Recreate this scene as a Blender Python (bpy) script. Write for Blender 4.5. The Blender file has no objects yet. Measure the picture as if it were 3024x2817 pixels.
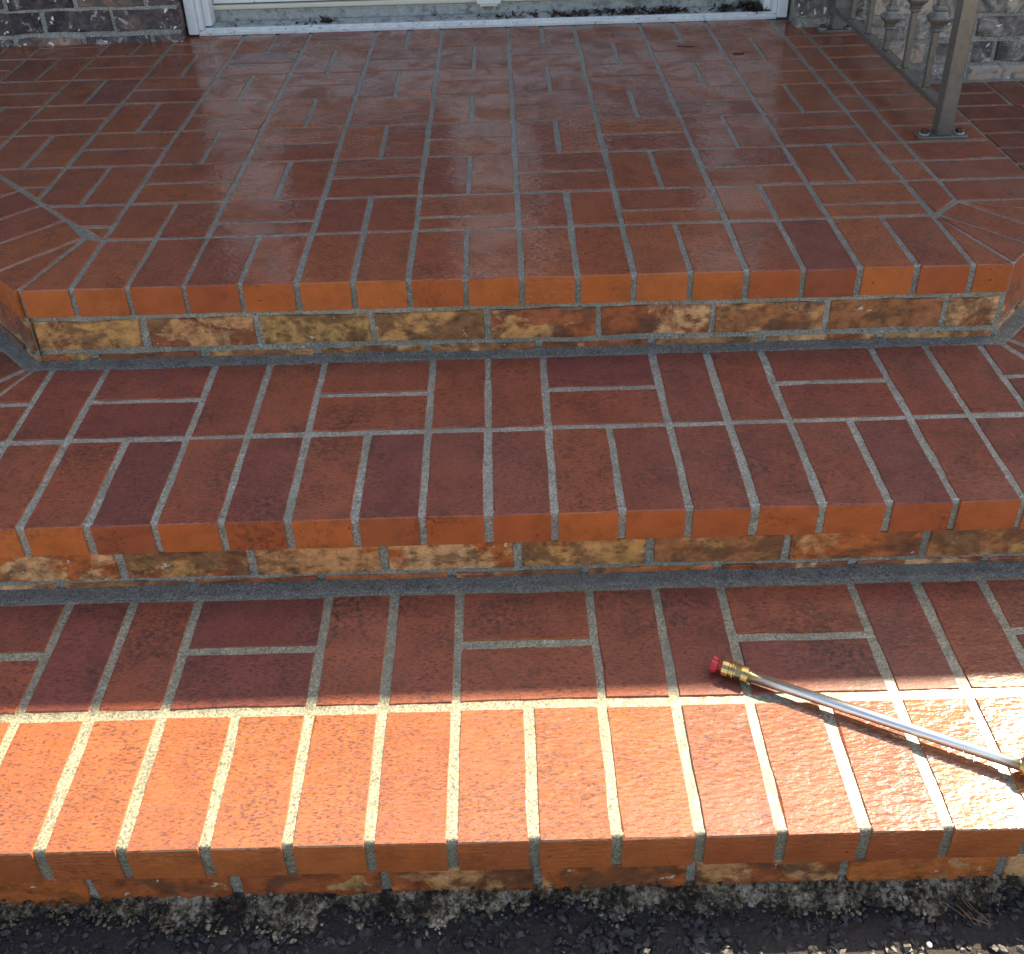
import bpy, math, random
import numpy as np
from mathutils import Vector, Matrix

random.seed(7); rng = np.random.default_rng(7)
R = math.radians
scene = bpy.context.scene
COL = scene.collection

# ------------------------------------------------------------------ camera
cam_d = bpy.data.cameras.new('camera'); cam = bpy.data.objects.new('camera', cam_d); COL.objects.link(cam)
cam.location = (0.8893, -1.5966, 0.9200)
cam.rotation_euler = (1.0336, 0.0246, -0.0191)
cam_d.sensor_fit = 'HORIZONTAL'; cam_d.sensor_width = 36.0
cam_d.lens = 36.0 * 3028.86 / 3024.0
cam_d.shift_y = -(1408.5 - 864.6) / 3024.0
cam_d.clip_start = 0.02; cam_d.clip_end = 500
scene.camera = cam

# ------------------------------------------------------------------ light
SUN = Vector((0.59, 0.60, 1.0)).normalized()          # direction towards the sun: over the house, from the right
EL = math.asin(SUN.z); AZ = math.atan2(SUN.x, SUN.y)
world = bpy.data.worlds.new('World'); scene.world = world; world.use_nodes = True
wn = world.node_tree; wn.nodes.clear()
sky = wn.nodes.new('ShaderNodeTexSky'); sky.sky_type = 'NISHITA'; sky.sun_disc = False
sky.sun_elevation = EL; sky.sun_rotation = AZ; sky.dust_density = 2.0; sky.air_density = 1.0; sky.ozone_density = 1.0
bg = wn.nodes.new('ShaderNodeBackground'); bg.inputs[1].default_value = 0.105
wo = wn.nodes.new('ShaderNodeOutputWorld')
wn.links.new(sky.outputs[0], bg.inputs[0]); wn.links.new(bg.outputs[0], wo.inputs[0])
sd = bpy.data.lights.new('sun', 'SUN'); sd.energy = 5.0; sd.angle = R(0.36); sd.color = (1.0, 0.90, 0.70)
so = bpy.data.objects.new('sun', sd); COL.objects.link(so)
so.rotation_euler = SUN.to_track_quat('Z', 'Y').to_euler(); so.location = (4, 4, 6)
scene.view_settings.view_transform = 'Standard'; scene.view_settings.look = 'None'
scene.view_settings.gamma = 1.0; scene.view_settings.exposure = 1.70
scene.view_settings.use_curve_mapping = False
scene.view_settings.use_white_balance = True
scene.view_settings.white_balance_temperature = 7300; scene.view_settings.white_balance_tint = 10
scene.render.engine = 'CYCLES'
scene.cycles.max_bounces = 6; scene.cycles.diffuse_bounces = 4; scene.cycles.glossy_bounces = 3; scene.cycles.transmission_bounces = 2

# ------------------------------------------------------------------ node helpers
class NT:
    def __init__(s, name):
        s.m = bpy.data.materials.new(name); s.m.use_nodes = True; s.t = s.m.node_tree; s.t.nodes.clear()
        s.out = s.n('ShaderNodeOutputMaterial'); s.b = s.n('ShaderNodeBsdfPrincipled')
        s.l(s.b.outputs[0], s.out.inputs[0])
    def n(s, k, **kw):
        x = s.t.nodes.new(k)
        for a, v in kw.items(): setattr(x, a, v)
        return x
    def l(s, a, b): s.t.links.new(a, b)
    def put(s, sock, v):
        if hasattr(v, 'is_output') or isinstance(v, bpy.types.NodeSocket): s.l(v, sock)
        else: sock.default_value = v
    def coords(s, seed=True, scale=(1, 1, 1), rot=(0, 0, 0), kind='Object'):
        tc = s.n('ShaderNodeTexCoord'); v = tc.outputs[kind]
        if seed:
            oi = s.n('ShaderNodeObjectInfo'); m = s.n('ShaderNodeVectorMath', operation='SCALE')
            cx = s.n('ShaderNodeCombineXYZ')
            mm = s.math('MULTIPLY', oi.outputs['Random'], 7.13); fr = s.math('FRACT', mm, 0)
            mm2 = s.math('MULTIPLY', oi.outputs['Random'], 31.7); fr2 = s.math('FRACT', mm2, 0)
            s.l(oi.outputs['Random'], cx.inputs[0]); s.l(fr, cx.inputs[1]); s.l(fr2, cx.inputs[2])
            s.l(cx.outputs[0], m.inputs[0]); m.inputs['Scale'].default_value = 9.0
            ad = s.n('ShaderNodeVectorMath', operation='ADD'); s.l(v, ad.inputs[0]); s.l(m.outputs[0], ad.inputs[1]); v = ad.outputs[0]
        if scale != (1, 1, 1) or rot != (0, 0, 0):
            mp = s.n('ShaderNodeMapping'); mp.inputs['Scale'].default_value = scale; mp.inputs['Rotation'].default_value = rot
            s.l(v, mp.inputs[0]); v = mp.outputs[0]
        return v
    def rand(s): return s.n('ShaderNodeObjectInfo').outputs['Random']
    def world(s): return s.n('ShaderNodeNewGeometry').outputs['Position']
    def noise(s, vec, scale, detail=3, rough=.55, dist=0):
        x = s.n('ShaderNodeTexNoise'); s.l(vec, x.inputs['Vector'])
        x.inputs['Scale'].default_value = scale; x.inputs['Detail'].default_value = detail
        x.inputs['Roughness'].default_value = rough; x.inputs['Distortion'].default_value = dist
        return x.outputs[0]
    def voro(s, vec, scale, feature='F1'):
        x = s.n('ShaderNodeTexVoronoi', feature=feature); s.l(vec, x.inputs['Vector']); x.inputs['Scale'].default_value = scale
        return x
    def math(s, op, a, b=0.0, clamp=False):
        x = s.n('ShaderNodeMath', operation=op); x.use_clamp = clamp; s.put(x.inputs[0], a); s.put(x.inputs[1], b); return x.outputs[0]
    def ramp(s, fac, stops, interp='LINEAR'):
        x = s.n('ShaderNodeValToRGB'); x.color_ramp.interpolation = interp; e = x.color_ramp.elements
        while len(e) < len(stops): e.new(0.5)
        for k, (p, c) in enumerate(stops):
            e[k].position = p; e[k].color = (c, c, c, 1) if isinstance(c, (int, float)) else (*c, 1)
        s.put(x.inputs[0], fac); return x.outputs[0]
    def mix(s, fac, a, b, mode='MIX'):
        x = s.n('ShaderNodeMix', data_type='RGBA', blend_type=mode); x.clamp_factor = True
        s.put(x.inputs[0], fac)
        for i, v in ((6, a), (7, b)):
            if isinstance(v, tuple): x.inputs[i].default_value = (*v, 1) if len(v) == 3 else v
            elif isinstance(v, (int, float)): x.inputs[i].default_value = (v, v, v, 1)
            else: s.l(v, x.inputs[i])
        return x.outputs[2]
    def bump(s, h, strength, dist, normal=None):
        x = s.n('ShaderNodeBump'); x.inputs['Strength'].default_value = strength; x.inputs['Distance'].default_value = dist
        s.l(h, x.inputs['Height'])
        if normal is not None: s.l(normal, x.inputs['Normal'])
        return x.outputs[0]
    def set(s, **kw):
        for k, v in kw.items(): s.put(s.b.inputs[k.replace('_', ' ').title().replace('Ior', 'IOR')], v if not (isinstance(v, tuple) and len(v) == 3) else (*v, 1))
        return s

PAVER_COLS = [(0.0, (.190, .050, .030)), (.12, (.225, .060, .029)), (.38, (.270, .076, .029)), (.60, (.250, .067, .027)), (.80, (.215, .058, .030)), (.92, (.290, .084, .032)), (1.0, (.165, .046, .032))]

EDGE_LIT_COLS = [(0.0, (.36, .082, .024)), (.25, (.42, .102, .024)), (.45, (.49, .126, .027)), (.65, (.45, .110, .024)), (.82, (.39, .092, .025)), (.94, (.52, .140, .032)), (1.0, (.29, .070, .028))]

def paver_material(name, coat, coat_rough, stain, grain, ripple, dry=1.8, ior=1.42, gain=1.0):
    s = NT(name)
    v = s.coords(); w = s.world()
    mp = s.n('ShaderNodeMapping'); mp.inputs['Scale'].default_value = (1.0, 2.4, 1); mp.inputs['Rotation'].default_value = (0, 0, .5)
    s.l(v, mp.inputs[0]); vs = mp.outputs[0]
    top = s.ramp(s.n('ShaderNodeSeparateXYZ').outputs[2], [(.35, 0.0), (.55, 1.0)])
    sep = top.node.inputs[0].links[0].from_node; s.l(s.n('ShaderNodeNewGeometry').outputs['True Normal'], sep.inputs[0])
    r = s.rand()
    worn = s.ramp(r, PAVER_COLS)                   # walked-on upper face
    edge = s.ramp(r, EDGE_LIT_COLS)                    # clean fired edge face, raised in colour for light the upright faces lack
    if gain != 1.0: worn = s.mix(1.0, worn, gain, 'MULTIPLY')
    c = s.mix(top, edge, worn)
    h2 = s.noise(v, 26, 4, .62)
    c = s.mix(1.0, c, s.ramp(h2, [(.25, .74), (.5, 1.0), (.75, 1.14)]), 'MULTIPLY')
    h1 = s.noise(vs, 150, 4, .72)
    fl = s.math('MULTIPLY', s.ramp(s.math('ADD', h1, s.math('MULTIPLY', s.noise(v, 16, 2, .5), -.14)), [(.335, 1.0), (.405, 0.0)]), top)
    c = s.mix(s.math('MULTIPLY', fl, .82), c, (.060, .022, .018))
    fl2 = s.math('MULTIPLY', s.ramp(h1, [(.60, 0.0), (.72, .45)]), top)
    c = s.mix(fl2, c, (.46, .14, .055))
    pit = s.math('MULTIPLY', s.ramp(s.noise(v, 120, 2, .5), [(.255, 1.0), (.285, 0.0)]), s.math('SUBTRACT', 1.0, top))
    c = s.mix(s.math('MULTIPLY', pit, .8), c, (.06, .025, .018))
    # soot and algae blotches with a shape of their own
    st = s.math('MULTIPLY', s.ramp(s.noise(w, 7.5, 4, .62), [(.49, 0.0), (.66, 1.0)]), s.ramp(s.noise(w, 110, 4, .78), [(.44, 0.0), (.60, 1.0)]))
    c = s.mix(s.math('MULTIPLY', st, stain), c, (.035, .018, .014))
    mw = s.n('ShaderNodeMapping'); mw.inputs['Scale'].default_value = (.38, 1.0, 1.0); mw.inputs['Rotation'].default_value = (0, 0, -.42)
    s.l(v, mw.inputs[0]); h3 = s.noise(mw.outputs[0], 185, 2, .45)
    rr = s.math('MULTIPLY', s.math('FRACT', s.math('MULTIPLY', r, 57.3)), s.math('FRACT', s.math('MULTIPLY', r, 17.9)))
    h3 = s.math('MULTIPLY', h3, s.math('ADD', rr, .5))
    h = s.math('ADD', s.math('ADD', s.math('MULTIPLY', h1, .00085 * grain), s.math('MULTIPLY', h2, .0010)), s.math('MULTIPLY', h3, .0006 * ripple))
    nb = s.bump(h, 1.0, 1.0)
    hc = s.math('ADD', s.math('MULTIPLY', h2, .0010), s.math('MULTIPLY', h3, .0015 * ripple)); cb = s.bump(hc, 1.0, 1.0)
    wet = s.ramp(s.noise(w, 5.5, 4, .62), [(.40, coat_rough), (.50, coat_rough * 1.15), (.60, min(1, coat_rough * dry))])
    if dry > 3: coat = s.math('MULTIPLY', s.ramp(s.noise(w, 8.0, 5, .68, .6), [(.44, 1.0), (.60, .30)]), coat)
    s.set(base_color=c, roughness=.65, specular_ior_level=.25, normal=nb, coat_normal=cb, coat_weight=coat, coat_ior=ior, coat_roughness=wet)
    return s.m

def mortar_material(name, col_a, col_b, wet=.25):
    s = NT(name); w = s.world()
    n1 = s.noise(w, 300, 3, .75); n2 = s.noise(w, 40, 4, .6); n3 = s.noise(w, 6, 3, .6)
    c = s.ramp(n1, [(.34, tuple(x * .34 for x in col_a)), (.45, col_a), (.56, col_b), (.66, tuple(min(.75, x * 1.6) for x in col_b))])
    c = s.mix(1.0, c, s.ramp(n2, [(.3, .70), (.55, 1.0), (.75, 1.10)]), 'MULTIPLY')
    c = s.mix(s.ramp(n3, [(.48, 0.0), (.70, .55)]), c, (.14, .14, .105))
    s.set(base_color=c, roughness=s.ramp(n2, [(.3, .38), (.7, .75)]), coat_weight=wet, coat_roughness=.30, coat_ior=1.6)
    nb = s.bump(n1, .9, .0016); nb = s.bump(n2, .5, .004, nb)
    s.set(normal=nb)
    return s.m

def riser_material(name, bias, cols):
    """clay brick face with its own mix of orange, red-brown, ochre and olive fired patches"""
    s = NT(name); v = s.coords(scale=(1, 1, 1.2)); r = s.rand()
    fr = lambda k: s.math('FRACT', s.math('MULTIPLY', r, k))
    n34 = s.noise(v, 42, 5, .68)
    base = s.mix(1.0, s.ramp(r, cols, 'CONSTANT'), s.ramp(n34, [(.34, .48), (.5, .95), (.66, 1.3)]), 'MULTIPLY')
    big = s.noise(v, 10.5, 5, .6, .5)
    thr = s.math('ADD', big, s.math('MULTIPLY', s.math('SUBTRACT', fr(13.7), bias), .26))
    patch = s.ramp(s.math('ADD', thr, s.math('MULTIPLY', s.math('SUBTRACT', n34, .5), .22)), [(.495, 0.0), (.55, 1.0)])
    pcol = s.ramp(fr(29.3), [(0.0, (.58, .270, .105)), (.3, (.54, .265, .085)), (.55, (.64, .340, .150)), (.82, (.48, .265, .085))], 'CONSTANT')
    pcol = s.mix(1.0, pcol, s.ramp(n34, [(.36, .30), (.48, .85), (.62, 1.25)]), 'MULTIPLY')
    c = s.mix(s.math('MULTIPLY', patch, .92), base, pcol)
    rim = s.ramp(thr, [(.485, 0.0), (.507, .55), (.535, 0.0)])
    c = s.mix(rim, c, (.50, .28, .12))
    thr2 = s.math('ADD', s.noise(v, 13, 4, .6, .4), s.math('MULTIPLY', fr(41.1), .10))
    burn = s.ramp(thr2, [(.56, 0.0), (.64, .72)])
    c = s.mix(burn, c, s.mix(n34, (.05, .020, .012), (.19, .080, .035)))
    lime = s.ramp(s.noise(v, 36, 4, .7), [(.675, 0.0), (.69, .9)])
    c = s.mix(lime, c, (.62, .54, .42))
    sp = s.ramp(s.noise(v, 170, 2, .6), [(.27, .6), (.36, 0.0)])
    c = s.mix(sp, c, (.06, .03, .02))
    s.set(base_color=c, roughness=.5, coat_weight=.4, coat_roughness=.22)
    s.set(normal=s.bump(s.math('ADD', s.math('MULTIPLY', n34, .003), s.math('MULTIPLY', thr, .004)), 1.0, 1.0))
    return s.m

def housebrick_material(name, stops, white):
    s = NT(name); v = s.coords(); r = s.rand()
    n = s.noise(v, 15, 4, .6, .8)
    c = s.ramp(s.math('ADD', s.math('MULTIPLY', n, .75), s.math('MULTIPLY', r, .28)), stops)
    c = s.mix(s.ramp(s.noise(v, 42, 4, .62), [(.5, 0.0), (.64, .75)]), c, (.13, .105, .10))
    c = s.mix(s.ramp(s.noise(v, 30, 4, .6, 1.0), [(.58, 0.0), (.70, white)]), c, (.58, .55, .52))
    fl = s.ramp(s.noise(v, 40, 2, .4, .4), [(.685, 0.0), (.695, 1.0)])
    c = s.mix(s.math('MULTIPLY', fl, .95), c, (.78, .77, .75))
    s.set(base_color=c, roughness=.8)
    s.set(normal=s.bump(s.noise(v, 70, 5, .65), .7, .005))
    return s.m

def plain(name, col, rough=.5, metal=0.0, nscale=60, var=.12, bump=.15, bdist=.002, coat=0.0, dirt=None, seed=True):
    s = NT(name); v = s.coords(seed=seed)
    n = s.noise(v, nscale, 4, .6)
    c = s.mix(1.0, col, s.ramp(n, [(.3, 1 - var), (.7, 1 + var * .6)]), 'MULTIPLY')
    if dirt:
        c = s.mix(s.ramp(s.noise(v, dirt[1], 4, .65), [(dirt[2], 0.0), (dirt[2] + .1, dirt[3])]), c, dirt[0])
    s.set(base_color=c, roughness=rough, metallic=metal, coat_weight=coat)
    if bump: s.set(normal=s.bump(n, bump, bdist))
    return s.m

M = {}
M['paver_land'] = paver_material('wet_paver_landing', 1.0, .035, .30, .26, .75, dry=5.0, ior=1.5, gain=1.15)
M['paver_mid'] = paver_material('wet_paver_middle_shade_tint', .8, .24, .75, .6, .5, gain=(1.0, .93, 1.12))  # wet; the mauve cast of shade is put into the colour
M['paver_low_sun'] = paver_material('wet_paver_lower_sun_tint', 1.0, .085, .35, .65, .85, ior=1.8, gain=(1.04, 1.12, .90))  # sunlit front row: wet, with a warm sun tint put into the colour
M['paver_damp_shade'] = paver_material('damp_paver_lower_shade_tint', .7, .26, .95, .6, .4, gain=(.95, .90, 1.10))  # shaded back row: less wet, with a shade tint put into the colour
M['mortar'] = mortar_material('wet_mortar', (.245, .235, .190), (.37, .355, .290), .95)
M['mortar_low'] = mortar_material('sun_toned_mortar', (.190, .180, .125), (.285, .268, .185), .85)  # sun's creamy cast put into the colour, darkened so sunlit joints hold
M['mortar_land'] = mortar_material('soaked_mortar', (.175, .172, .145), (.27, .262, .22), .5)
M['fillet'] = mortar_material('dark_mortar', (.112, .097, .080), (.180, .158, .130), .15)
M['riser_up'] = riser_material('riser_brick_tan', .55, [(0, (.36, .13, .045)), (.3, (.34, .090, .028)), (.5, (.40, .17, .060)), (.68, (.40, .095, .024)), (.85, (.28, .085, .032))])
M['riser_mid'] = riser_material('riser_brick_orange', .68, [(0, (.44, .110, .024)), (.35, (.36, .088, .024)), (.65, (.48, .130, .030)), (.88, (.40, .15, .05))])
M['wall_l'] = housebrick_material('tumbled_brick_dark', [(.34, (.035, .026, .026)), (.48, (.085, .062, .060)), (.57, (.20, .125, .10)), (.70, (.44, .24, .15))], .8)
M['wall_r'] = housebrick_material('tumbled_brick_pale', [(.33, (.075, .062, .055)), (.44, (.24, .20, .165)), (.54, (.46, .38, .30)), (.70, (.52, .36, .25))], .85)
M['wallmortar'] = mortar_material('wall_mortar', (.30, .285, .25), (.42, .40, .36), 0.0)
M['white'] = plain('white_paint', (.80, .80, .79), .45, dirt=((.10, .09, .08), 55, .66, .8), nscale=25, var=.06, bump=.08)
M['cream'] = plain('cream_paint', (.72, .66, .52), .5, dirt=((.10, .09, .08), 55, .68, .7), nscale=25, var=.06, bump=.08)
M['alu'] = plain('weathered_aluminium', (.46, .465, .44), .45, .2, nscale=80, var=.25, bump=.15, dirt=((.16, .15, .13), 30, .52, .75))
M['alu_lip'] = plain('bright_aluminium', (.74, .74, .73), .35, .2, nscale=40, var=.15, bump=.05, dirt=((.16, .15, .14), 60, .58, .7))
M['rail'] = plain('bronze_grey_paint', (.175, .160, .140), .27, .35, nscale=90, var=.18, bump=.12, dirt=((.10, .08, .06), 35, .58, .45))
M['rust'] = plain('rusty_bolt', (.11, .045, .025), .75, .2, nscale=200, var=.4, bump=.6)
M['lichen'] = plain('lichen', (.34, .32, .13), .9, nscale=300, var=.5, bump=.8)
M['steel'] = plain('zinc_steel_tube', (.80, .79, .76), .30, 1.0, nscale=50, var=.08, bump=.05)
M['brass'] = plain('brass', (.62, .44, .19), .26, 1.0, nscale=80, var=.15, bump=.1, dirt=((.22, .15, .07), 60, .56, .5))
M['red'] = plain('red_plastic', (.46, .022, .030), .38, nscale=60, var=.1, bump=.05)
M['black'] = plain('black_plastic', (.02, .02, .022), .5)
M['leaf'] = plain('dead_leaf', (.055, .030, .017), .8, nscale=30, var=.6)
M['needle'] = plain('pine_needle', (.36, .19, .07), .7, nscale=30, var=.5)
M['soffit'] = plain('soffit_paint', (.72, .70, .66), .7)
M['shingle'] = plain('roof_shingle', (.10, .095, .09), .9, nscale=30, var=.4)
g = NT('glass_pane'); g.set(base_color=(.012, .014, .016), roughness=.04, ior=1.5); M['glass'] = g.m

def ground_material():
    s = NT('asphalt'); w = s.world()
    n = s.noise(w, 120, 4, .65); n2 = s.noise(w, 3, 4, .6)
    c = s.ramp(n, [(.3, (.007, .0045, .0035)), (.5, (.016, .011, .009)), (.7, (.032, .025, .021))])
    c = s.mix(s.ramp(n2, [(.4, 0.0), (.7, .5)]), c, (.045, .034, .026))
    s.set(base_color=c, roughness=.8, normal=s.bump(n, .8, .006))
    return s.m
M['asphalt'] = ground_material()
def stone_material():
    s = NT('dark_angular_stone'); w = s.world()
    vo = s.voro(w, 130); 
    c = s.mix(1.0, s.ramp(vo.outputs['Color'], [(.1, (.009, .006, .005)), (.5, (.020, .016, .015)), (.85, (.038, .034, .036)), (1.0, (.06, .048, .038))]), s.ramp(s.noise(w, 300, 3, .6), [(.3, .6), (.7, 1.2)]), 'MULTIPLY')
    s.set(base_color=c, roughness=.5, coat_weight=.1, coat_roughness=.3, normal=s.bump(s.noise(w, 260, 4, .6), .5, .002))
    return s.m
M['stone'] = stone_material()
def crumble_material():
    s = NT('crumbling_mortar'); w = s.world()
    n = s.noise(w, 130, 4, .7); n2 = s.noise(w, 26, 4, .6)
    c = s.ramp(s.math('ADD', s.math('MULTIPLY', n, .50), s.math('MULTIPLY', n2, .55)), [(.42, (.012, .008, .005)), (.49, (.050, .033, .018)), (.54, (.16, .118, .072)), (.60, (.34, .28, .195)), (.68, (.54, .47, .36))])
    s.set(base_color=c, roughness=.9, normal=s.bump(n, 1.0, .006))
    return s.m
M['crumble'] = crumble_material()

# ------------------------------------------------------------------ object helpers
def put(o, parent=None, label=None, cat=None, group=None, kind=None):
    COL.objects.link(o) if o.name not in COL.objects else None
    if parent is not None: o.parent = parent
    if label: o['label'] = label
    if cat: o['category'] = cat
    if group: o['group'] = group
    if kind: o['kind'] = kind
    return o
def empty(name, loc=(0, 0, 0), **kw):
    o = bpy.data.objects.new(name, None); o.location = loc; o.empty_display_size = .05
    return put(o, **kw)
def mesh(name, verts, faces, mat, parent=None, loc=(0, 0, 0), smooth=False, **kw):
    me = bpy.data.meshes.new(name)
    me.from_pydata([tuple(map(float, v)) for v in verts], [], faces); me.update()
    if mat is not None: me.materials.append(mat)
    if smooth: me.polygons.foreach_set('use_smooth', [True] * len(me.polygons))
    o = bpy.data.objects.new(name, me); o.location = loc
    return put(o, parent, **kw)

def inset(pts, ins):
    """inset a convex CCW polygon, edge i (pts[i] to pts[i+1]) by ins[i]"""
    n = len(pts); lines = []
    for i in range(n):
        a = np.array(pts[i], float); b = np.array(pts[(i + 1) % n], float); d = b - a; d /= np.linalg.norm(d)
        nrm = np.array([-d[1], d[0]]); lines.append((a + nrm * ins[i], d))
    out = []
    for i in range(n):
        (p, d), (q, e) = lines[i - 1], lines[i]
        A = np.array([d, -e]).T
        t = np.linalg.solve(A, q - p); out.append(p + d * t[0])
    return out
def clip(pts, a, b, c):
    """keep the part of polygon with a*x+b*y<=c"""
    out = []; n = len(pts)
    for i in range(n):
        p, q = pts[i], pts[(i + 1) % n]; fp = a * p[0] + b * p[1] - c; fq = a * q[0] + b * q[1] - c
        if fp <= 0: out.append(p)
        if fp * fq < 0:
            t = fp / (fp - fq); out.append((p[0] + t * (q[0] - p[0]), p[1] + t * (q[1] - p[1])))
    cl = []
    for p in out:
        if not cl or math.dist(p, cl[-1]) > .002: cl.append(p)
    if len(cl) > 1 and math.dist(cl[0], cl[-1]) < .002: cl.pop()
    return cl
def area(p): return .5 * sum(p[i][0] * p[(i + 1) % len(p)][1] - p[(i + 1) % len(p)][0] * p[i][1] for i in range(len(p)))

def block(name, pts, thick, mat, parent, O=(0, 0, 0), U=(1, 0, 0), V=(0, 1, 0), N=(0, 0, 1), bevel=.0022, jit=.0007, tilt=.0022, lift=.0005, warp=None, sub=.045):
    """a brick: convex CCW outline in the (U,V) plane, its face looking along N"""
    if warp: pts = [warp(p) for p in pts]
    ring = []
    n = len(pts)
    for i in range(n):
        a = np.array(pts[i], float); b = np.array(pts[(i + 1) % n], float); L = np.linalg.norm(b - a); k = max(1, int(L / sub))
        d = (b - a) / L; nr = np.array([d[1], -d[0]])
        for j in range(k):
            ring.append(a + (b - a) * j / k + nr * rng.normal(0, jit) + (d * rng.normal(0, jit) if j else 0))
    ring = np.array(ring); cen = ring.mean(0); m = len(ring)
    # inner ring by true edge inset
    ins = []
    for i in range(m):
        p0, p1, p2 = ring[i - 1], ring[i], ring[(i + 1) % m]
        d1 = (p1 - p0) / np.linalg.norm(p1 - p0); d2 = (p2 - p1) / np.linalg.norm(p2 - p1)
        nn = np.array([-d1[1] - d2[1], d1[0] + d2[0]]); nn /= max(.3, nn @ nn) ; ins.append(p1 + nn * bevel * (.75 + .5 * rng.random()) * (1.0 if rng.random() > .07 else 3.2))
    ins = np.array(ins)
    tx, ty = rng.normal(0, tilt, 2); dz = abs(rng.normal(0, lift))
    O = np.array(O, float); U = np.array(U, float); V = np.array(V, float); N = np.array(N, float)
    org = O + U * cen[0] + V * cen[1]
    def P(p, w):
        q = p - cen
        return U * q[0] + V * q[1] + N * (w + dz + tx * q[0] + ty * q[1])
    verts = [P(p, 0) for p in ins] + [P(p, -bevel) for p in ring] + [P(p, -thick) for p in ring]
    faces = [tuple(range(m))]
    for i in range(m):
        j = (i + 1) % m
        faces.append((m + i, m + j, j, i)); faces.append((2 * m + i, 2 * m + j, m + j, m + i))
    faces.append(tuple(range(3 * m - 1, 2 * m - 1, -1)))
    return mesh(name, verts, faces, mat, parent, loc=org)

def vnoise(x, y, seed=0):
    xi = np.floor(x).astype(np.int64); yi = np.floor(y).astype(np.int64); xf = x - xi; yf = y - yi
    def h(a, b):
        k = (a * 374761393 + b * 668265263 + seed * 982451653) & 0xFFFFFFFF
        k = ((k ^ (k >> 13)) * 1274126177) & 0xFFFFFFFF
        return ((k ^ (k >> 16)) & 0xFFFF) / 65535.0 * 2 - 1
    u = xf * xf * (3 - 2 * xf); v = yf * yf * (3 - 2 * yf)
    return (h(xi, yi) * (1 - u) + h(xi + 1, yi) * u) * (1 - v) + (h(xi, yi + 1) * (1 - u) + h(xi + 1, yi + 1) * u) * v
def grid(name, X, Y, Z, mat, parent, smooth=True, **kw):
    ny, nx = X.shape
    co = np.stack([X, Y, Z], -1).reshape(-1, 3).astype(np.float32)
    i = np.arange(ny - 1)[:, None] * nx + np.arange(nx - 1)[None, :]
    q = np.stack([i, i + 1, i + nx + 1, i + nx], -1).reshape(-1, 4)
    me = bpy.data.meshes.new(name); me.vertices.add(len(co)); me.vertices.foreach_set('co', co.ravel())
    me.loops.add(q.size); me.loops.foreach_set('vertex_index', q.ravel().astype(np.int32))
    me.polygons.add(len(q)); me.polygons.foreach_set('loop_start', np.arange(0, q.size, 4, dtype=np.int32))
    try: me.polygons.foreach_set('loop_total', np.full(len(q), 4, dtype=np.int32))
    except Exception: pass
    me.update(calc_edges=True); me.validate()
    me.materials.append(mat)
    me.polygons.foreach_set('use_smooth', [smooth] * len(me.polygons))
    o = bpy.data.objects.new(name, me); return put(o, parent, **kw)

def box(verts, faces, x0, x1, y0, y1, z0, z1):
    b = len(verts)
    verts += [(x0, y0, z0), (x1, y0, z0), (x1, y1, z0), (x0, y1, z0), (x0, y0, z1), (x1, y0, z1), (x1, y1, z1), (x0, y1, z1)]
    faces += [tuple(b + k for k in f) for f in ((0, 3, 2, 1), (4, 5, 6, 7), (0, 1, 5, 4), (1, 2, 6, 5), (2, 3, 7, 6), (3, 0, 4, 7))]
def boxobj(name, dims, mat, parent, bevel=.0, **kw):
    v, f = [], []; box(v, f, *dims)
    o = mesh(name, v, f, mat, parent, **kw)
    if bevel:
        md = o.modifiers.new('bevel', 'BEVEL'); md.width = bevel; md.segments = 2
    return o
def lathe(name, prof, mat, parent, O, axis, n=20, squash=None, flute=0, **kw):
    """revolve (s along axis, r) profile"""
    A = Vector(axis).normalized(); B = A.orthogonal().normalized(); C = A.cross(B); O = Vector(O)
    verts = []; faces = []
    for (s_, r) in prof:
        for k in range(n):
            t = 2 * math.pi * k / n; rr = r * (1 - flute * (k % 2))
            verts.append(A * s_ + (B * math.cos(t) + C * math.sin(t)) * rr)
    m = len(prof)
    for a in range(m - 1):
        for k in range(n):
            j = (k + 1) % n; faces.append((a * n + k, a * n + j, (a + 1) * n + j, (a + 1) * n + k))
    faces.append(tuple(range(n - 1, -1, -1))); faces.append(tuple((m - 1) * n + k for k in range(n)))
    o = mesh(name, verts, faces, mat, parent, loc=O, **kw)
    return o

# ================================================================== layout (metres, z = 0 on the landing)
S = .1016
T = .0587
J = .0056                       # half a joint
XM, YM, ZM, DM, DM2 = .1377, -.4334, -.1625, .2056, .4136
XB, YB, ZB, DB, DB2 = .2913, -.8610, -.2992, .1962, .3912
ZG = -.4235
AL, AM, AB = -.0078, -.0044, -.0077
R0, R1, RP = .1953, .3561, .2032
XC18, XR = 1.797, 1.990         # second column joint and right edge of the landing
YW_L, YW_R, YDOOR = 1.505, 1.462, 1.556
ZWING = -.178
YC = .0141 - .0041              # left chamfer runs along x+y = LC
LC = .006; LCI = .006 + .1985 * math.sqrt(2)
RC = 1.8021                     # right chamfer runs along x-y = RC
def warpL(p): return (p[0], p[1] + AL * (p[0] - .914) * max(0, 1 - p[1] / .19))
def warpM(p): return (p[0], p[1] + AM * (p[0] - .95))
def warpB(p): return (p[0], p[1] + AB * (p[0] - .85))
JF = {0: 1.02, ZM: 1.12, ZB: 1.26, ZWING: 1.0}
def jj(k=1): return J * k + random.uniform(-.0011, .0011)
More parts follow.
